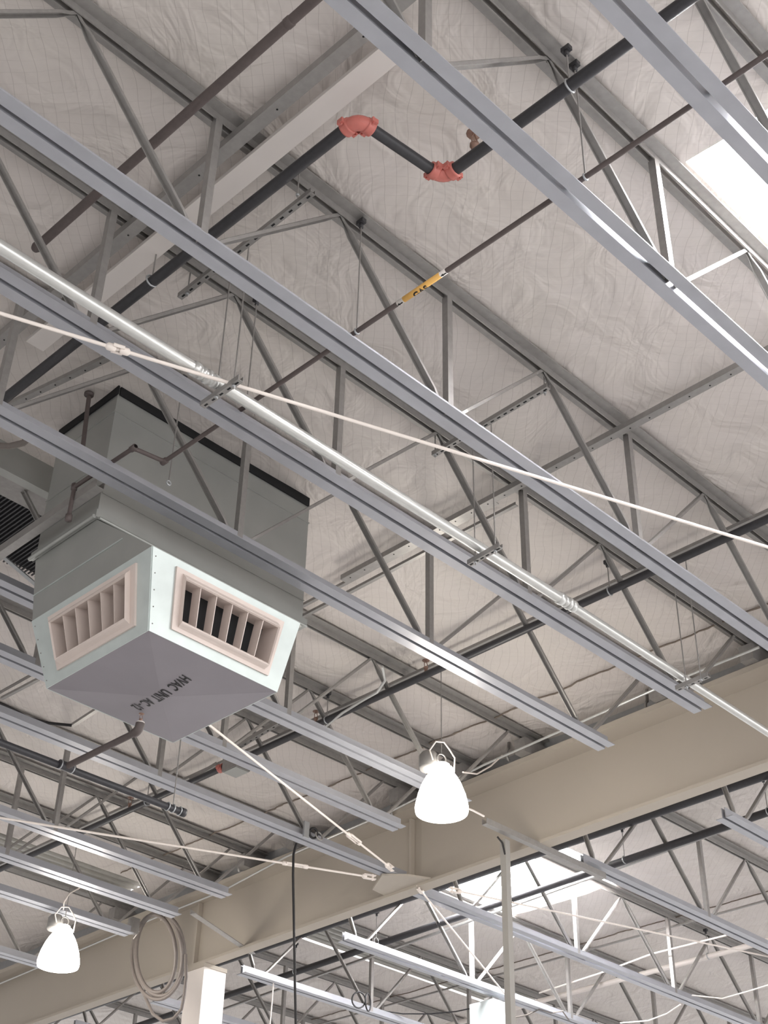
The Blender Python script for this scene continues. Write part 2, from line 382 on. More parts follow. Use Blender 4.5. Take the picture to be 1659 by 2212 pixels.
holes_angle('bridging_angle', (1.250, 1.50, 1.172), (1.250, 1.00, 1.172), .006, .001, 'thin grey bracing angle ending by the right corner of the duct outlets', 0, flip=-1)
holes_angle('bridging_angle', (1.232, 1.46, 1.176), (1.232, 1.02, 1.176), .006, .001, 'upper of the paired thin bracing angles right of the duct', 0, flip=-1)
holes_angle('bridging_angle', (1.505, 2.75, 1.172), (1.505, .5, 1.172), .007, .001, 'long thin grey bracing angle running beside the black main pipe', 0, flip=-1)
holes_angle('bridging_angle', Z(5, 880, 1.172), Z(262, 756, 1.172), .008, .0012, 'drilled grey bar at left edge above the duct corner', 8, flip=-1)
holes_angle('bridging_angle', Z(150, 1570, 1.172), Z(250, 1505, 1.172), .007, .001, 'short grey bar seen under the left corner of the duct bottom', 0, flip=-1)
holes_angle('bridging_angle', Z(0, 1510, 1.172), Z(80, 1468, 1.172), .006, .001, 'short dark bar at left edge beside the duct bottom', 0, flip=-1)
holes_angle('bridging_angle', V(2.44, 3.4, 1.12)*.97, Z(1659, 1760, 1.12), .006, .001, 'grey bracing bar beyond the girder just under the black pipes', 0, flip=-1)
holes_angle('bridging_angle', V(2.80, 3.3, 1.172), V(2.80, 1.2, 1.172), .005, .001, 'thin bracing bar beyond the girder along the ceiling seam', 0, flip=-1)
# smooth pale strip beside the first bracing angle
tag(MB().box((.583, .585, 1.172), (.608, 1.22, 1.178)).build('cover_strip', mat('pale_wrap', (222, 215, 210), .6, 0, .05, 2)), 'smooth pale wrapped strip running beside the wide bracing angle at upper left', 'cover strip')
o = thing('diagonal_brace', 'short grey angle brace against the girder, right of the cable coil', 'brace', Z(475, 2015, 1.0))
MB().angle(Z(410, 1975, 1.0), Z(540, 2062, .998), .0135, .010, .0011).build('angle_bar', galv_web, o)
# perforated strut channels hung under the joist top chords
def strut(a, b, label, wd=.0068, n=12, rods=(), cat='strut channel', name='strut_channel', drop=None):
    a = Vector(a); b = Vector(b); o = thing(name, label, cat, (a+b)/2)
    m_ = MB().channel(a, b, wd, wd, .0007); m_.build('channel', galv_web, o)
    sl = MB(); d = (b-a).normalized(); sd = d.cross(V(0, 0, 1)).normalized()
    for i in range(n):
        c = a+(b-a)*((i+.5)/n)-V(0, 0, .0002); l = d*(.0026); s_ = sd*.0011
        sl.hexa([c-l-s_, c+l-s_, c+l+s_, c-l+s_, c-l-s_+V(0,0,.0003), c+l-s_+V(0,0,.0003), c+l+s_+V(0,0,.0003), c-l+s_+V(0,0,.0003)])
    if n: sl.build('slot', dark, o)['kind'] = 'stuff'
    for p, top in rods:
        p = Vector(p); MB().tube([p-V(0, 0, .006), V(p.x, p.y, top)], .0009, 6).build('threaded_rod', galv_web, o)
        MB().lathe(p-V(0, 0, .003), [(0, 0), (.0022, 0), (.0022, .002), (0, .002)], 6).build('nut', galv, o)
    return o
a = Z(676, 418, 1.158); b = Z(388, 645, 1.158)
strut(a, b, 'slotted strut channel hung under the black offset pipe at upper left', n=16, rods=[(Z(643, 418, 1.158), 1.19), (Z(405, 632, 1.158), 1.19)])
a = Z(1185, 838, 1.158); b = Z(936, 986, 1.158)
strut(a, b, 'slotted strut channel spanning two joists right of the middle', n=18, rods=[(Z(1177, 846, 1.158), 1.19), (Z(940, 980, 1.158), 1.19)])
strut(Z(437, 880, .978), Z(520, 822, .978), 'slotted trapeze bar under the fat conduit beside its coupling', n=5, rods=[(Z(505, 831, .978), 1.19), (Z(452, 866, .978)+V(0, -.012, 0), 1.185)], name='trapeze_hanger', cat='hanger')
strut(Z(1013, 1222, .978), Z(1082, 1183, .978), 'slotted trapeze bar under the fat conduit at right of middle', n=6, rods=[(Z(1070, 1188, .978), 1.19), (Z(1019, 1216, .978)+V(0, -.006, 0), 1.185)], name='trapeze_hanger', cat='hanger')
strut(Z(1462, 1492, .978), Z(1532, 1462, .978), 'slotted trapeze bar at the joist end near the girder, right side', n=5, rods=[(Z(1514, 1466, .978), 1.19), (Z(1478, 1484, .978)+V(0, -.004, 0), 1.185)], name='trapeze_hanger', cat='hanger')
strut(V(.703, 1.62, .999), V(.703, 1.192, .999), 'pale lined strut bar reaching from the left edge to the left face of the duct', n=0, wd=.012)
strut(Z(500, 1625, 1.15), Z(610, 1560, 1.15), 'dark slotted strut by the long black pipe under the duct, upper one', n=9, wd=.008)
strut(Z(412, 1690, 1.15), Z(470, 1655, 1.15), 'dark slotted strut left of the grey junction box', n=5, wd=.008)
strut(V(1.724, 1.478, .9845), V(2.06, 1.478, .9845), 'grey strut channel clamped across the girder bottom to the tall post', n=0, wd=.011)

# ------------------------------------------------------------------ pipes
def pipe_thing(name, label, at, cat='pipe'): return thing(name, label, cat, at)
def coupling(parent, c, axis, r, mt=redm, name='coupling', l=.006):
    m_ = MB().lathe(Vector(c)-Vector(axis).normalized()*l, [(r, 0), (r*1.32, 0), (r*1.36, l*.4), (r*1.25, l), (r*1.36, l*1.6), (r*1.32, 2*l), (r, 2*l)], 20, axis)
    ax = Vector(axis).normalized(); s_ = ax.cross(V(0, 0, 1)).normalized()
    for k in (-1, 1):
        q = Vector(c)+s_*k*r*1.45; m_.beam(q-ax*l*.8, q+ax*l*.8, r*.6, r*.9); 
        m_.tube([q-ax*l*.3-V(0,0,r*.8), q-ax*l*.3+V(0,0,r*.8)], r*.16, 6)
    return m_.build(name, mt, parent)
def elbow_pts(p, a, b, rad, n=7):
    """rounded corner at p between directions to a and b"""
    p = Vector(p); da = (Vector(a)-p).normalized()*rad; db = (Vector(b)-p).normalized()*rad
    return [(p+da)*(1-t)**2+p*2*t*(1-t)+(p+db)*t*t for t in [i/(n-1) for i in range(n)]]
def sprinkler(parent, base, upw=1, k=1.0):
    b = Vector(base); h = V(0, 0, upw)
    m_ = MB().lathe(b, [(0, 0), (.0022*k, 0), (.0022*k, .004*k), (.003*k, .0045*k), (.003*k, .0065*k), (.0012*k, .0075*k)], 10, h)
    for s_ in (-1, 1): m_.tube([b+h*.007*k+V(s_*.0022*k, 0, 0), b+h*.011*k+V(s_*.0028*k, 0, 0), b+h*.0155*k+V(s_*.0006*k, 0, 0)], .0005*k, 5)
    m_.lathe(b+h*.0155*k, [(0, 0), (.0045*k, 0), (.005*k, .0008*k*1), (0, .0012*k)], 12, h)
    return m_.build('sprinkler_head', brass, parent)
def hanger(x, y, zp, r, label, top=1.19, group='pipe hanger rings', axis=V(0, 1, 0), mt=None, name='pipe_hanger'):
    o = thing(name, label, 'pipe hanger', (x, y, zp))
    MB().ring((x, y, zp), axis, r*1.12, .0011, 20, 6).build('ring', mt or galv, o)
    MB().tube([(x, y, zp+r*1.1), (x, y, top)], .0009, 6).build('rod', galv_web, o)
    m_ = MB().beam((x, y-.005, top-.003), (x, y+.005, top-.003), .006, .006); m_.lathe((x, y, top-.012), [(0, 0), (.0028, 0), (.0028, .007), (0, .007)], 6)
    m_.build('beam_clamp', blackpipe, o); return o
# P1: black sprinkler main with offset and red grooved elbows
zp = 1.13; r1 = .0064
A0 = V(.600, 1.9, zp); E1 = Z(775, 260, zp); E2 = Z(958, 384, zp); A1 = V(E2.x, -.3, zp)
E1.x = .606; 
p1 = pipe_thing('sprinkler_main', 'black sprinkler pipe with red elbows making an offset near the top', E1)
MB().tube([A0, V(E1.x, E1.y+.008, zp)], r1, 18).build('pipe', blackpipe, p1)
da = (E2-E1).normalized()
MB().tube([E1+da*.008, E2-da*.008], r1*.93, 18).build('pipe', blackpipe, p1)
MB().tube([V(E2.x, E2.y-.008, zp), A1], r1, 18).build('pipe', blackpipe, p1)
MB().tube(elbow_pts(E1, E1+V(0, 1, 0), E2, .013), r1*1.25, 16).build('elbow', redm, p1)
MB().tube(elbow_pts(E2, E1, E2-V(0, 1, 0), .013), r1*1.25, 16).build('elbow', redm, p1)
coupling(p1, E1+V(0, .014, 0), (0, 1, 0), r1*1.05, l=.0045); coupling(p1, E1+da*.014, da, r1, l=.0045)
coupling(p1, E2-da*.014, da, r1, l=.0045); coupling(p1, E2-V(0, .013, 0), (0, 1, 0), r1*1.05, l=.0045)
sprinkler(p1, V(E2.x, E2.y-.043, zp+r1*.9), 1, 1.7)
hanger(.603, Z(318, 600, zp).y, zp, r1, 'ring hanger round the black pipe at upper left below the grey joist')
hanger(E2.x, Z(1225, 180, zp).y, zp, r1, 'ring hanger round the black pipe at top right')
# P0: capped brown pipe
q0 = Z(75, 535, 1.12); p0 = pipe_thing('capped_pipe', 'brown capped pipe ending at the left edge, crossing to the top', q0)
MB().tube([V(.480, q0.y, 1.12), V(.480, -.3, 1.12)], .0052, 18).build('pipe', brownpipe, p0)
MB().lathe(V(.480, q0.y-.012, 1.12), [(.0058, 0), (.006, .002), (.006, .010), (.0045, .014), (0, .0155)], 18, (0, 1, 0)).build('end_cap', brownpipe, p0)
MB().lathe(V(.480, .62, 1.12), [(.0052, 0), (.0058, .001), (.0058, .007), (.0052, .008)], 18, (0, 1, 0)).build('coupling', brownpipe, p0)
# gas pipe
xg, zg, rg = .739, 1.02, .0027
gp = pipe_thing('gas_pipe', 'thin brown gas pipe with yellow marker crossing under the joists', (xg, .7, zg))
e1 = V(xg, Z(362, 1001, zg).y, zg); e2 = Z(288, 968, zg+.008); e3 = V(e2.x, Z(243, 993, zg+.008).y+.004, zg+.008)
e2 = Z(288, 968, zg); e3 = Z(238, 998, zg); e4 = Z(160, 1052, zg); e4.x = e3.x; e5 = e4-V(0, 0, .045)
pts = [V(xg, -.3, zg)]+elbow_pts(e1, V(xg, 0, zg), e2, .007)+elbow_pts(e2, e1, e4, .007)+elbow_pts(e4, e2, e5, .006)+[e5]
MB().tube(pts, rg, 12).build('pipe', brownpipe, gp)
for c_, ax in ((e1, V(0, 1, 0)), (e2, V(0, 1, 0)), (e4, V(0, 0, 1))): MB().lathe(c_-ax*.005, [(rg, 0), (rg*1.45, .001), (rg*1.45, .009), (rg, .010)], 12, ax).build('fitting', brownpipe, gp)
MB().lathe(e5-V(0, 0, .006), [(0, 0), (rg*1.6, .001), (rg*1.6, .009), (rg, .010)], 12).build('end_cap', brownpipe, gp)
ya, yb = Z(962, 583, zg).y, Z(862, 658, zg).y
MB().lathe(V(xg, ya, zg), [(rg, 0), (rg*1.12, 0), (rg*1.12, yb-ya), (rg, yb-ya)], 16, (0, 1, 0)).build('marker_sleeve', whitep, gp)
y1_, y2_ = Z(950, 592, zg).y, Z(874, 648, zg).y
MB().lathe(V(xg, y1_, zg), [(rg*1.15, 0), (rg*1.19, 0), (rg*1.19, y2_-y1_), (rg*1.15, y2_-y1_)], 16, (0, 1, 0)).build('marker_band', yellow, gp)
def text_mesh(s_, size, off=0.):
    cu = bpy.data.curves.new('t', 'FONT'); cu.body = s_; cu.size = size; cu.align_x = 'CENTER'; cu.align_y = 'CENTER'; cu.resolution_u = 3; cu.offset = off
    o = bpy.data.objects.new('t', cu); COL.objects.link(o); bpy.context.view_layer.update()
    me = bpy.data.meshes.new_from_object(o.evaluated_get(bpy.context.evaluated_depsgraph_get()))
    bpy.data.objects.remove(o); bpy.data.curves.remove(cu); return me
def wrap_text(s_, size, yc, ang0, r):
    me = text_mesh(s_, size, size*.03); m_ = MB(); vs_ = []
    bm = bmesh.new(); bm.from_mesh(me); bmesh.ops.triangulate(bm, faces=bm.faces[:])
    for _ in range(2): bmesh.ops.subdivide_edges(bm, edges=bm.edges[:], cuts=1, use_grid_fill=True)
    bm.to_mesh(me); bm.free()
    for v in me.vertices:
        a = ang0+v.co.y/r            # angle round the pipe; letters read towards -y
        vs_.append(V(xg-r*math.sin(a), yc-v.co.x, zg-r*math.cos(a)))
    m_.add(vs_, [tuple(p.vertices) for p in me.polygons]); bpy.data.meshes.remove(me); return m_
wrap_text('GAS', .0105, (y1_+y2_)/2+.003, -.62, rg*1.23).build('gas_lettering', ink, gp)
for yc in (Z(958, 588, zg).y, Z(866, 653, zg).y):
    m_ = MB(); rr = rg*1.2
    def P_(u, v): a = .1+v/rr; return V(xg-rr*math.sin(a), yc+u, zg-rr*math.cos(a))
    m_.add([P_(-.0035, -.0007), P_(.0005, -.0007), P_(.0005, -.0018), P_(.0042, 0), P_(.0005, .0018), P_(.0005, .0007), P_(-.0035, .0007)], [(0, 1, 2, 3, 4, 5, 6)])
    m_.build('flow_arrow', ink, gp)
for (px, py, lb) in ((1253, 372, 'thin rod hanger holding the gas pipe at upper right'), (771, 716, 'thin rod hanger holding the gas pipe left of the yellow marker'), (537, 880, 'thin rod hanger holding the gas pipe between the joists left of middle')):
    hanger(xg, Z(px, py, zg).y, zg, rg, lb)
hanger(xg+.03, Z(245, 990, zg).y-.01, zg, rg, 'thin rod hanger holding the gas pipe at the duct corner', top=1.19)
o = thing('drain_pipe', 'brown vertical pipe with flange dropping in front of the left duct face', 'pipe', X(192, 858, .70))
MB().tube([X(192, 858, .705), X(176, 990, .705)], .0030, 12).build('pipe', brownpipe, o)
MB().lathe(X(192, 854, .705)-V(0, 0, .001), [(0, 0), (.0065, .001), (.0065, .004), (0, .004)], 12).build('flange', brownpipe, o)
# P2 long black main under the deck
zp2 = 1.135; x2 = 1.472
p2 = pipe_thing('sprinkler_main', 'long black sprinkler pipe crossing below the duct to the right edge', (x2, 1.3, zp2))
MB().tube([V(x2, 3.4, zp2), V(x2, -.2, zp2)], .0060, 18).build('pipe', blackpipe, p2)
coupling(p2, V(x2, Z(480, 1660, zp2).y, zp2), (0, 1, 0), .0060)
for px, py in ((905, 1450), (650, 1552), (292, 1756)): sprinkler(p2, V(x2, Z(px, py, zp2).y, zp2+.006), 1, 1.3)
for px, py, lb in ((1307, 1270, 'ring hanger round the long black pipe near the right'), (690, 1548, 'ring hanger round the long black pipe below the middle joists'), (340, 1742, 'ring hanger round the long black pipe under the duct bottom')):
    hanger(x2, Z(px, py, zp2).y, zp2, .0060, lb)
jb = Z(500, 1655, 1.13); o = thing('junction_box', 'grey metal box beside the red coupling on the long black pipe', 'junction box', jb)
MB().box((jb.x-.012, jb.y-.028, 1.118), (jb.x+.022, jb.y+.012, 1.150)).build('housing', galv_web, o); MB().box((jb.x-.0105, jb.y-.026, 1.1165), (jb.x+.0205, jb.y+.010, 1.118)).build('cover', duct, o)
# low brown branch with pendant arm under the duct
zb = .77; yb_ = Z(395, 1755, zb).y; xt = Z(141, 1657, zb).x
br = pipe_thing('branch_pipe', 'low brown branch pipe with a side arm and sprinkler under the duct', (xt, yb_, zb))
MB().tube([V(.45, yb_+.01, zb), V(Z(395, 1755, zb).x, yb_, zb)], .0046, 16).build('pipe', blackpipe, br)
el = Z(290, 1574, zb); el.x = xt+.002
MB().tube([V(xt, yb_, zb)]+elbow_pts(el, V(xt, yb_, zb), el+V(0, 0, 1), .008)+[el+V(0, 0, .011)], .0042, 16).build('side_arm', brownpipe, br)
MB().tube(elbow_pts(el, V(xt, yb_, zb), el+V(0, 0, 1), .010), .0056, 14).build('elbow', brownpipe, br)
MB().lathe(el+V(0, 0, .0095), [(.0044, 0), (.0052, 0), (.0052, .0018), (.0044, .0018)], 16).build('collar', whitep, br)
for dx in (-.009, .009): MB().ring(V(xt+dx, yb_, zb), (1, 0, 0), .0056, .0009).build('band', galv, br)
MB().tube([V(xt-.011, yb_, zb), V(xt+.011, yb_, zb)], .0058, 16).build('tee', blackpipe, br)
xe = Z(395, 1755, zb).x
MB().lathe(V(xe-.004, yb_, zb), [(.0046, 0), (.006, .001), (.006, .007), (0, .0085)], 16, (1, 0, 0)).build('end_cap', blackpipe, br)
for dx in (-.006, -.026): MB().ring(V(xe+dx, yb_, zb), (1, 0, 0), .0054, .0009).build('band', galv, br)
sprinkler(br, el+V(0, 0, .0113), 1, .7)
hanger(xe-.017, yb_, zb, .0046, 'rod hanger and ring holding the end of the low branch pipe', axis=V(1, 0, 0))
# beyond the girder
def simple_pipe(name, label, pts, r, mt, cat='pipe'):
    pts = [Vector(p) for p in pts]; o = thing(name, label, cat, sum(pts, V(0, 0, 0))/len(pts)); MB().tube(pts, r, 14).build('pipe', mt, o); return o
bp1 = simple_pipe('sprinkler_main', 'black pipe hugging the far underside of the girder, upper of the two', [V(2.190, 3.5, 1.135), V(2.156, .7, 1.135)], .0105, blackpipe)
bp2 = simple_pipe('sprinkler_main', 'black pipe beyond the girder, lower of the two running right', [V(2.36, 3.6, 1.118), V(2.266, 1.0, 1.118)], .0078, blackpipe)
hanger(2.283, Z(1334, 1850, 1.118).y, 1.118, .0066, 'ring hanger on the lower black pipe beyond the girder, left one')
hanger(2.272, Z(1645, 1745, 1.118).y, 1.118, .0066, 'ring hanger on the lower black pipe beyond the girder at right edge')
hanger(2.295, Z(832, 2040, 1.118).y, 1.118, .0066, 'ring hanger on the lower black pipe beyond the girder, left of the tall post')
hanger(2.32, Z(655, 2105, 1.118).y, 1.118, .0066, 'ring hanger on the lower black pipe right of the black cord')
sp = simple_pipe('lit_pipe', 'pipe far beyond the girder coloured white as if shining under the far skylight', [V(2.93, 3.2, 1.124), V(2.895, .9, 1.124)], .0066, whitep)  # white colour stands in for direct sunlight on this pipe
hanger(2.907, Z(1502, 2053, 1.124).y, 1.124, .0066, 'ring hanger on the shining white pipe at lower right')
simple_pipe('thin_conduit', 'thin white conduit above the shining pipe at lower right', [Z(1165, 2145, 1.10), Z(1297, 2102, 1.10), Z(1410, 2060, 1.10), Z(1570, 2020, 1.10)], .0022, whitep, 'conduit')
simple_pipe('white_cable', 'thin white cable sagging below the shining pipe at lower right', [Z(1495, 2150, 1.0), Z(1560, 2157, 1.0), Z(1620, 2140, 1.0), Z(1659, 2128, 1.0), Z(1760, 2090, 1.0)], .0016, whitep, 'cable')
simple_pipe('white_cable', 'thin white cable curving along the bottom edge right of the post', [Z(1340, 2210, .95), Z(1400, 2205, .95), Z(1440, 2190, .95), Z(1470, 2170, .95)], .0016, whitep, 'cable')

# ------------------------------------------------------------------ conduits and tie rods
yc = .945; zc = .9955
cd = pipe_thing('conduit', 'fat galvanised conduit lying beside the joist chord across the middle', (1.0, yc, zc), 'conduit')
MB().tube([V(-.5, yc-.004, zc), V(Z(1222, 1302, zc).x, yc-.004, zc)], .0070, 20).build('pipe', emt, cd)
x0_ = Z(1222, 1302, zc).x
MB().tube([V(x0_, yc-.004, zc), V(1.852, yc+.004, zc)], .0060, 20).build('pipe', emt, cd)
for xx in (Z(440, 812, zc).x, x0_):
    m_ = MB(); 
    for k, (r_, l_) in enumerate([(.0086, .010), (.0079, .006), (.0086, .006), (.0079, .008)]):
        s0 = [0, .011, .019, .027][k]; m_.lathe(V(xx-.018+s0, yc-.004, zc), [(.006, 0), (r_, .001), (r_, l_-.001), (.006, l_)], 18, (1, 0, 0))
    m_.build('coupling', emt, cd)
def tie_rod(label, a, b, tb, r=.0020, clevis=True, tl=.026):
    a = Vector(a); b = Vector(b); o = thing('tie_rod', label, 'tie rod', (a+b)/2, )
    MB().tube([a, b], r, 10).build('rod', rodm, o)
    if tb is not None:
        c = a+(b-a)*tb; d = (b-a).normalized(); s_ = d.cross(V(0, 0, 1)).normalized(); m_ = MB(); L_ = tl; g = r*2.4
        m_.lathe(c-d*L_, [(r, 0), (r*2, .002), (r*2.1, .008), (r*1.6, .011)], 12, d); m_.lathe(c+d*(L_-.011), [(r*1.6, 0), (r*2.1, .003), (r*2, .009), (r, .011)], 12, d)
        for k in (-1, 1): m_.tube([c-d*(L_-.007)+s_*k*g, c+d*(L_-.007)+s_*k*g], r*1.0, 8)
        m_.build('turnbuckle', rodm, o)
    if clevis:
        d = (b-a).normalized(); s_ = d.cross(V(0, 0, 1)).normalized(); m_ = MB()
        for k in (-1, 1): m_.beam(b-d*.004+V(0, 0, k*.0035), b+d*.020+V(0, 0, k*.0035), .007, .0015)
        m_.lathe(b-d*.008, [(r, 0), (.0042, .002), (.0042, .007), (.003, .010)], 12, d); m_.tube([b+d*.014-V(0, 0, .006), b+d*.014+V(0, 0, .006)], .002, 8)
        m_.build('clevis', rodm, o)
    return o
a = Z(-120, 640, .985); b = Z(1800, 1225, .985)
tie_rod('long white tie rod slanting across the joists from left edge to right edge', a, b, ((Z(262, 735, .985)-a).length)/((b-a).length), r=.0021, clevis=False, tl=.013)
a = Z(420, 1541, .985); b = Z(838, 1870, .992)
tie_rod('white tie rod with turnbuckle coming from under the duct to the gusset', a, b, (Z(768, 1812, .99)-a).length/(b-a).length)
a = Z(-90, 1752, .985); b = Z(790, 1893, .993)
tie_rod('lower white tie rod with turnbuckle running from the left edge to the gusset', a, b, (Z(640, 1868, .99)-a).length/(b-a).length)
a = Z(910, 1925, .992); b = Z(1105, 2165, .985)
tie_rod('thin white tie rod beyond the girder slanting to the tall post', b, a, None, r=.0018)
a = Z(990, 1925, .992); b = Z(1700, 2075, 1.02)
tie_rod('thin pale tie rod beyond the girder under the far skylight', b, a, None, r=.0018)
# conduit run along the girder with straps
g = thing('girder_conduit', 'pale conduit running along the top of the girder between lamps', 'conduit', Z(1240, 1568, 1.15))
pts = [Z(-60, 2150, 1.128), Z(190, 2045, 1.128), Z(330, 1985, 1.128), Z(480, 1925, 1.128), Z(620, 1850, 1.128), Z(850, 1750, 1.128), Z(1050, 1650, 1.128), Z(1250, 1562, 1.128), Z(1430, 1482, 1.128), Z(1640, 1398, 1.128)]
MB().tube(pts, .0022, 10).build('pipe', emt, g)
for i, px in enumerate(((1110, 1640), (1410, 1540), (530, 1880), (860, 1760))):
    p = X(px[0], px[1], gx(1.852, 1.3)); m_ = MB(); arc = [p+V(-.014-.006*math.sin(t), 0, .012*math.cos(t)+.004) for t in [k*math.pi/8 for k in range(9)]]
    m_.tube([p+V(-.012, 0, .04)]+arc, .0028, 8)
    tag(m_.build('strap_hook', galv_web), ['grey hook strap on the girder top right of the middle lamp', 'grey hook strap on the girder top near the conduit ends', 'grey hook strap on the girder left of the black cord', 'grey hook strap on the girder beside the middle joist ends'][i], 'strap', 'hook straps on the girder')

# ------------------------------------------------------------------ duct drop
XA, XB, YA, YB = .728, 1.067, 1.230, 1.360; ZF = .990; ZL = .885; ZB_ = .80
hv = thing('duct_drop', 'large grey sheet metal duct drop with slanted outlet grilles and black lettering', 'duct', (.85, 1.25, ZB_))
MB().box((XA, YA, ZF), (XB, YB, ZD+.01)).build('upper_duct', duct, hv)
m_ = MB(); 
for z in (1.155, 1.075): m_.box((XA-.0012, YA-.0012, z), (XB+.0012, YB+.0012, z+.0018))
m_.box((XA+.002, YA-.0009, ZF+.035), (XB+.001, YA-.0002, ZF+.0365)); m_.box((XA-.0009, YA+.002, ZF+.035), (XA-.0002, YB, ZF+.0365))
m_.build('seam', duct, hv)
MB().box((XA+.002, YA-.0026, 1.183), (XB-.002, YA-.0003, 1.199)).build('top_shade_band', dark, hv)  # dark strips stand in for the shade along the duct top
MB().box((XA-.0026, YA-.0026, 1.183), (XA-.0003, YB+.001, 1.199)).build('top_shade_band', dark, hv)
fz = .0055; m_ = MB()
m_.box((XA-.0045, YA-.005, ZF-fz), (XB+.005, YA, ZF+fz)); m_.box((XA-.0045, YA, ZF-fz), (XA, YB+.005, ZF+fz)); m_.box((XB, YA, ZF-fz), (XB+.005, YB+.005, ZF+fz))
m_.tube([(XA-.006, YA-.004, ZF-fz), (XA-.006, YB+.004, ZF-fz)], .0028, 8); m_.tube([(XA, YA-.006, ZF-fz-.001), (XB+.003, YA-.006, ZF-fz-.001)], .0022, 8)
m_.build('flange', duct, hv)
# transition from the oblong duct to the square outlet box
ly0, ly1, lx0, lx1 = 1.102, 1.338, .7285, .952
T = [(XA+.0005, YA, ZF-fz), (XB, YA, ZF-fz), (XB, YB, ZF-fz), (XA+.0005, YB, ZF-fz), (lx0, ly0, ZL), (lx1, ly0, ZL), (lx1, ly1, ZL), (lx0, ly1, ZL)]
MB().add(T, [(0, 1, 5, 4), (1, 2, 6, 5), (2, 3, 7, 6), (3, 0, 4, 7), (0, 3, 2, 1)]).build('transition', duct, hv)
MB().beam((XA-.0004, 1.165, .925), (XA-.0004, 1.346, .925), .0012, .0012).build('seam', panel, hv)
bx0, bx1, by0, by1 = .758, .948, 1.131, 1.326
top4 = [V(lx0, ly0, ZL), V(lx1, ly0, ZL), V(lx1, ly1, ZL), V(lx0, ly1, ZL)]
bot4 = [V(bx0, by0, ZB_), V(bx1, by0, ZB_), V(bx1, by1, ZB_), V(bx0, by1, ZB_)]
def quad_pt(c, u, v): return (c[0]*(1-u)+c[1]*u)*(1-v)+(c[3]*(1-u)+c[2]*u)*v
for k in range(4):
    a, b = top4[k], top4[(k+1) % 4]; c, d = bot4[(k+1) % 4], bot4[k]; q = [a, b, c, d]
    n_ = (b-a).cross(d-a).normalized()
    if n_.dot((a+c)/2-V(.84, 1.22, .84)) < 0: n_ = -n_
    u0_, u1_, v0_, v1_ = (.17, .87, .12, .84)
    # face sheet as four strips round the opening
    m_ = MB()
    R_ = [(0, 1, 0, v0_), (0, 1, v1_, 1), (0, u0_, v0_, v1_), (u1_, 1, v0_, v1_)]
    for ua, ub, va, vb in R_:
        fr = [quad_pt(q, ua, va), quad_pt(q, ub, va), quad_pt(q, ub, vb), quad_pt(q, ua, vb)]
        m_.hexa([p for p in fr]+[p+n_*.0012 for p in fr])
    m_.build('outlet_face', panel, hv)
    g_ = [quad_pt(q, u0_, v0_), quad_pt(q, u1_, v0_), quad_pt(q, u1_, v1_), quad_pt(q, u0_, v1_)]
    gr = MB()
    def gp_(u, v, dpt): return quad_pt(g_, u, v)+n_*dpt
    fo = -.03; iu, iv = .03, .135; dp = .0115
    for (ua, ub, va, vb) in ((fo, 1-fo, fo, .04), (fo, 1-fo, .96, 1-fo), (fo, .03, .04, .96), (.97, 1-fo, .04, .96)):
        s4 = [(ua, va), (ub, va), (ub, vb), (ua, vb)]
        gr.hexa([gp_(u, v, .001) for u, v in s4]+[gp_(u, v, .0040) for u, v in s4])
    gr.build('grille_frame', grillem, hv)
    # flared scoop rising to the inner rim, then a straight throat going back
    th = MB(); N_ = 4; rings_ = []
    for t in [i/N_ for i in range(N_+1)]:
        e = t**.8; rings_.append([gp_(u, v, .004+(dp-.004)*math.sin(t*math.pi/2)) for u, v in ((.03+(iu-.03)*e, .04+(iv-.04)*e), (.97-(iu-.03)*e, .04+(iv-.04)*e), (.97-(iu-.03)*e, .96-(iv-.04)*e), (.03+(iu-.03)*e, .96-(iv-.04)*e))])
    for dd in (dp-.002, -.022): rings_.append([gp_(u, v, dd) for u, v in ((iu+.008, iv+.02), (.992-iu, iv+.02), (.992-iu, .98-iv), (iu+.008, .98-iv))])
    th.add([p for r_ in rings_ for p in r_], [(i*4+j, i*4+(j+1) % 4, (i+1)*4+(j+1) % 4, (i+1)*4+j) for i in range(len(rings_)-1) for j in range(4)])
    th.build('grille_throat', grillem, hv)
    bdep = .016 if k != 3 else .030
    for j in range(1, 6):
        u = iu+(1-2*iu)*j/6; v0, v1 = iv+.02, .98-iv
        MB().hexa([gp_(u-.0035, v0, dp-.003), gp_(u+.0035, v0, dp-.003), gp_(u+.0035, v1, dp-.003), gp_(u-.0035, v1, dp-.003),
                   gp_(u-.0035, v0, dp-.003-bdep), gp_(u+.0035, v0, dp-.003-bdep), gp_(u+.0035, v1, dp-.003-bdep), gp_(u-.0035, v1, dp-.003-bdep)]).build('grille_blade', grillem, hv)
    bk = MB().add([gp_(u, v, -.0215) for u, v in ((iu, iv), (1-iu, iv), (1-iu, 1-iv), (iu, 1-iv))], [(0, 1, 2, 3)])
    bk.build('grille_backing', dark if k != 3 else mat('shaded_liner', (120, 112, 110), .7), hv)  # backing colours carry the shade inside the throats, lighter behind one grille
    rv = MB()
    for j in range(5):
        p = quad_pt(q, .02, .1+.2*j)+n_*.0012; rv.lathe(p, [(0, 0), (.0009, 0), (.0006, .0008), (0, .001)], 6, n_)
    rv.build('rivet_row', galv_web, hv)
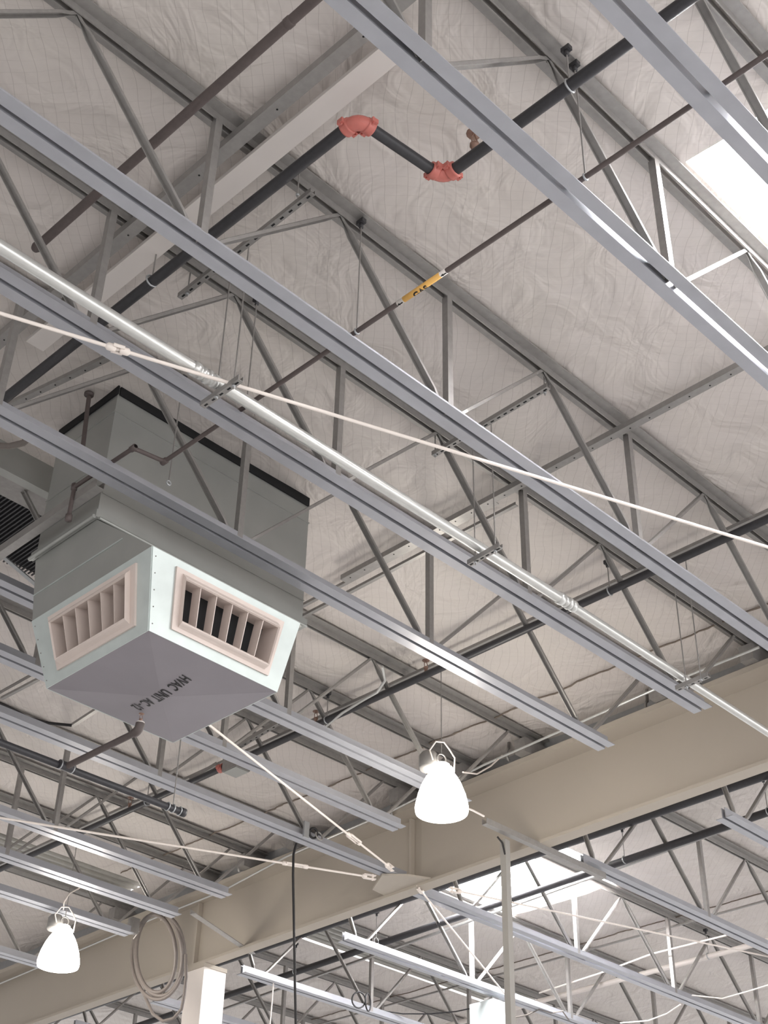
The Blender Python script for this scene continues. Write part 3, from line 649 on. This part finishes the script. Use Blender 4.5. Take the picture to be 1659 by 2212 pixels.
# cross-broken bottom panel
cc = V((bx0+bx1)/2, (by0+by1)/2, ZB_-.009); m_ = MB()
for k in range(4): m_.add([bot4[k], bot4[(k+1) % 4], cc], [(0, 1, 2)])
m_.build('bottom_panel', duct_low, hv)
m_ = MB(); me = text_mesh('HVAC  UNIT  AC -12', .0175, .00035)
pa = Z(403, 1464, ZB_-.0055); pb = Z(291, 1527, ZB_-.0035); wd_ = max(v.co.x for v in me.vertices)-min(v.co.x for v in me.vertices)
mid = (pa+pb)/2; du = (pb-pa)/wd_; hgt = max(v.co.y for v in me.vertices)-min(v.co.y for v in me.vertices); dv = V(1, .12, 0).normalized()*((pb-pa).length*.158/hgt)
def under(p):       # height of the creased panel below a plan point
    fx = 1-abs(p.x-cc.x)/((bx1-bx0)/2); fy = 1-abs(p.y-cc.y)/((by1-by0)/2); return ZB_-.009*max(0, min(fx, fy))-.0006
vs_ = []
for v in me.vertices:
    p = mid+du*v.co.x+dv*v.co.y; p.z = under(p); vs_.append(p)
m_.add(vs_, [tuple(p.vertices) for p in me.polygons]); bpy.data.meshes.remove(me); m_.build('lettering', ink, hv)
# return-air box seen at left behind the drop
rb = thing('return_box', 'dark return air box with black mesh grille at left edge behind the duct', 'air grille', (.8, 1.6, 1.15))
MB().box((.60, 1.44, 1.155), (.97, 1.455, 1.205)).build('side_panel', duct, rb); MB().box((.60, 1.455, 1.16), (.97, 1.50, 1.205)).build('frame', galv_web, rb)
m_ = MB()
for i in range(60): m_.beam((.60+.37*i/59, 1.50, 1.166), (.60+.37*i/59, 1.65, 1.166), .0022, .002)
m_.build('mesh_grille', blackpipe, rb)
MB().box((.60, 1.50, 1.172), (.97, 1.65, 1.178)).build('dark_backing', dark, rb)
MB().beam(Z(-20, 1180, 1.158), Z(80, 1265, 1.158), .007, .002).build('cross_strip', galv, rb)

# ------------------------------------------------------------------ lamps
def lamp(c, label, h=.098, r=.0415, on=True, visible_cord=True):
    x, y, zbm = c; o = thing('high_bay_lamp', label, 'lamp', c, 'high bay lamps')
    prof = [(r*.93, 0), (r*.99, .003), (r, .008), (r*.97, .016), (r*.89, .030), (r*.76, .045), (r*.60, .058), (r*.45, .067)]
    m_ = MB().lathe(c, prof, 40); m_.lathe((x, y, zbm+.0015), [(r*.97, -.0015), (r*.6, 0), (0, .001)], 40); m_.build('glass_shade', glow, o)
    MB().lathe((x, y, zbm+.066), [(.0175, 0), (.019, .003), (.018, .008), (.013, .010), (.013, .014), (.010, .016), (0, .017)], 20).build('socket_housing', glow, o)
    MB().ring((x, y, zbm+.091), (.3, 1, 0), .008, .0012).build('hook', galv_web, o)
    MB().tube([(x, y, zbm+.099), (x, y, 1.19)], .0008, 6).build('suspension_wire', galv_web, o)
    bl = MB().lathe((x-.01, y+.018, zbm+.072), [(0, 0), (.014, .002), (.0155, .006), (.0155, .026), (.011, .032), (0, .033)], 16); bl.build('ballast', galv_web, o)
    MB().tube([(x-.016, y+.004, zbm+.085), (x-.021, y+.006, zbm+.10), (x-.012, y+.001, zbm+.117), (x+.002, y-.004, zbm+.119), (x+.010, y-.008, zbm+.108), (x+.017, y-.013, zbm+.094), (x+.016, y-.012, zbm+.07)], .0013, 8).build('power_cord', rodm, o)
    ld = bpy.data.lights.new('lamp_light', 'POINT'); ld.energy = LAMP_W; ld.shadow_soft_size = r*S*.8; ld.color = (1, .90, .80)
    lo = bpy.data.objects.new('lamp_light', ld); COL.objects.link(lo); lo.parent = o; lo.location = (0, 0, -r*S*.95)
    return o
lamp((1.488, 1.361, .893), 'lit bell-shaped high bay lamp hanging near the middle of the girder')
lamp((1.5035, 2.398, .8827), 'lit bell-shaped high bay lamp hanging at the lower left corner')
simple_pipe('lamp_cable', 'white cable from the middle lamp to the girder conduit', [Z(1000, 1668, 1.03), Z(1030, 1672, 1.06), Z(1060, 1655, 1.1), Z(1085, 1632, 1.14)], .0014, rodm, 'cable')
simple_pipe('lamp_cable', 'white cable looping from the lower left lamp up to the joist', [Z(137, 1965, 1.0), Z(138, 1950, 1.01), Z(150, 1930, 1.03), Z(172, 1918, 1.05)], .0014, rodm, 'cable')
simple_pipe('lamp_cable', 'pale cable from the middle lamp down to the post top', [Z(998, 1742, .95), Z(1020, 1750, .97), Z(1045, 1763, .985)], .0018, rodm, 'cable')

# ------------------------------------------------------------------ post, box, cords, coils
pt_ = V(1.80, 1.497, 0)
po = thing('post', 'tall square grey post standing before the girder at lower right of middle', 'post', (pt_.x, pt_.y, -EYE/S))
MB().box((pt_.x-.0062, pt_.y-.0062, -EYE/S), (pt_.x+.0062, pt_.y+.0062, .984)).build('shaft', mat('post_paint', (150, 147, 142), .5, .1, .06), po)
MB().tube([(pt_.x-.02, pt_.y, .985), (pt_.x-.012, pt_.y-.004, .975), (pt_.x-.0065, pt_.y-.005, .955)], .0016, 8).build('wire', rubber, po)
MB().box((pt_.x-.03, pt_.y-.03, -EYE/S), (pt_.x+.03, pt_.y+.03, -EYE/S+.004)).build('base_plate', galv, po)
bxc = Z(1062, 2170, .985); o = thing('equipment_box', 'pale metal equipment box under a bright joist behind the tall post', 'box', (bxc.x, bxc.y, .90))
MB().box((bxc.x-.036, bxc.y-.036, .905), (bxc.x+.036, bxc.y+.036, .984)).build('housing', boxm, o); MB().box((bxc.x-.012, bxc.y-.012, .984), (bxc.x+.012, bxc.y+.012, .999)).build('bracket', galv_web, o)
cp = [Y(640, 1822, 1.80), Y(634, 1845, 1.80), Y(633, 1890, 1.80), Y(635, 2000, 1.80), Y(637, 2120, 1.80), Y(639, 2215, 1.80), Y(641, 2330, 1.80), Y(643, 2700, 1.80)]
simple_pipe('power_cord', 'black cord hanging straight down from a joist past the girder', cp, .0022, rubber, 'cord')
hb = Y(645, 1812, 1.796); o = thing('cord_bracket', 'small grey bracket with loops clamped on the joist above the black cord', 'bracket', hb)
MB().box((hb.x-.006, 1.775, 1.0), (hb.x+.006, 1.779, 1.03)).build('plate', galv, o); MB().ring((hb.x+.018, 1.777, 1.014), (0, 1, .2), .009, .0022).build('loop', rubber, o); MB().ring((hb.x+.030, 1.775, 1.012), (0, 1, -.3), .008, .0016).build('loop', galv_web, o)
simple_pipe('pull_cord', 'thin white cord hanging from a joist end beside the black cord', [Y(591, 2118, 2.44), Y(588, 2160, 2.44), Y(583, 2215, 2.44), Y(578, 2300, 2.44)], .0016, whitep, 'cord')
# coil of grey cable
PXC = 1.735
def loop(c, a, b, tilt, r, n=40, ph=0., arc=1.0):
    pts = []
    for i in range(n+1 if arc < 1 else n):
        t = ph+2*math.pi*arc*i/n; u, v = a*math.cos(t), b*math.sin(t); cs, sn = math.cos(tilt), math.sin(tilt)
        p = X(c[0]+u*cs-v*sn, c[1]+u*sn+v*cs, PXC+.010*math.sin(t*2+a)); pts.append(p)
    return pts
ch = thing('cable_coil', 'coiled grey cable hanging in tall loops from joist ends at lower left', 'cable coil', X(345, 2070, PXC))
for k, (c, a, b, ti, r) in enumerate([((344, 2062), 50, 90, -.04, .0038), ((342, 2066), 57, 93, .03, .0032), ((336, 2060), 44, 84, -.05, .0036)]):
    MB().tube(loop(c, a, b, ti, r), r*1.2, 10, closed=True).build('loop', hose, ch)
MB().tube([X(401, 2062, PXC), X(402, 2110, PXC), X(398, 2150, PXC), X(392, 2180, PXC), X(375, 2200, PXC), X(352, 2206, PXC), X(330, 2190, PXC), X(312, 2150, PXC), X(300, 2128, PXC)], .0034, 10).build('tail', hose, ch)
for c in ((353, 1980), (316, 2142), (294, 2020)): 
    p = X(c[0], c[1], PXC-.006); MB().beam(X(c[0]-6, c[1]+8, PXC-.008), X(c[0]+6, c[1]-8, PXC-.008), .0016, .0012).build('cable_tie', whitep, ch)
hs = X(296, 2005, 1.72); MB().box((1.70, hs.y-.008, hs.z-.014), (1.72, hs.y+.008, hs.z+.018)).build('hanger_block', galv_web, ch)
simple_pipe('flexible_duct', 'grey flexible hose at the left edge above the return air box', [Z(-30, 962, 1.16), Z(20, 964, 1.16), Z(50, 957, 1.165), Z(70, 940, 1.18)], .0045, hose, 'hose')
simple_pipe('black_cable', 'black cable sagging at the left edge below the duct', [Z(-30, 1505, 1.12), Z(20, 1528, 1.12), Z(60, 1550, 1.12), Z(105, 1562, 1.12), Z(155, 1567, 1.12)], .0026, rubber, 'cable')
simple_pipe('grey_conduit', 'bent grey conduit curving above the long black pipe left of middle', [Z(826, 1440, 1.15), Z(832, 1470, 1.14), Z(815, 1495, 1.13), Z(780, 1515, 1.13), Z(740, 1540, 1.13), Z(690, 1580, 1.13)], .0024, emt, 'conduit')
o = thing('cable_coil', 'small black cable loops beyond the girder right of the black cord', 'cable coil', Y(792, 2165, 2.30))
MB().ring(Y(775, 2160, 2.30), (.3, 1, .2), .017, .0018).build('loop', rubber, o); MB().ring(Y(795, 2165, 2.30), (-.5, 1, 0), .019, .0018).build('loop', rubber, o)
simple_pipe('black_cable', 'black cable draped along the bottom between joist and pale box', [Z(828, 2184, 1.02), Z(870, 2190, 1.02), Z(930, 2190, 1.02), Z(985, 2185, 1.02), Z(1028, 2176, 1.02)], .0016, rubber, 'cable')
simple_pipe('grey_cable', 'looping grey cable beyond the tall post at the bottom', [Z(1110, 2198, 1.0), Z(1140, 2192, 1.0), Z(1165, 2180, 1.0), Z(1190, 2188, 1.0), Z(1215, 2184, 1.0), Z(1230, 2205, 1.0)], .0017, hose, 'cable')
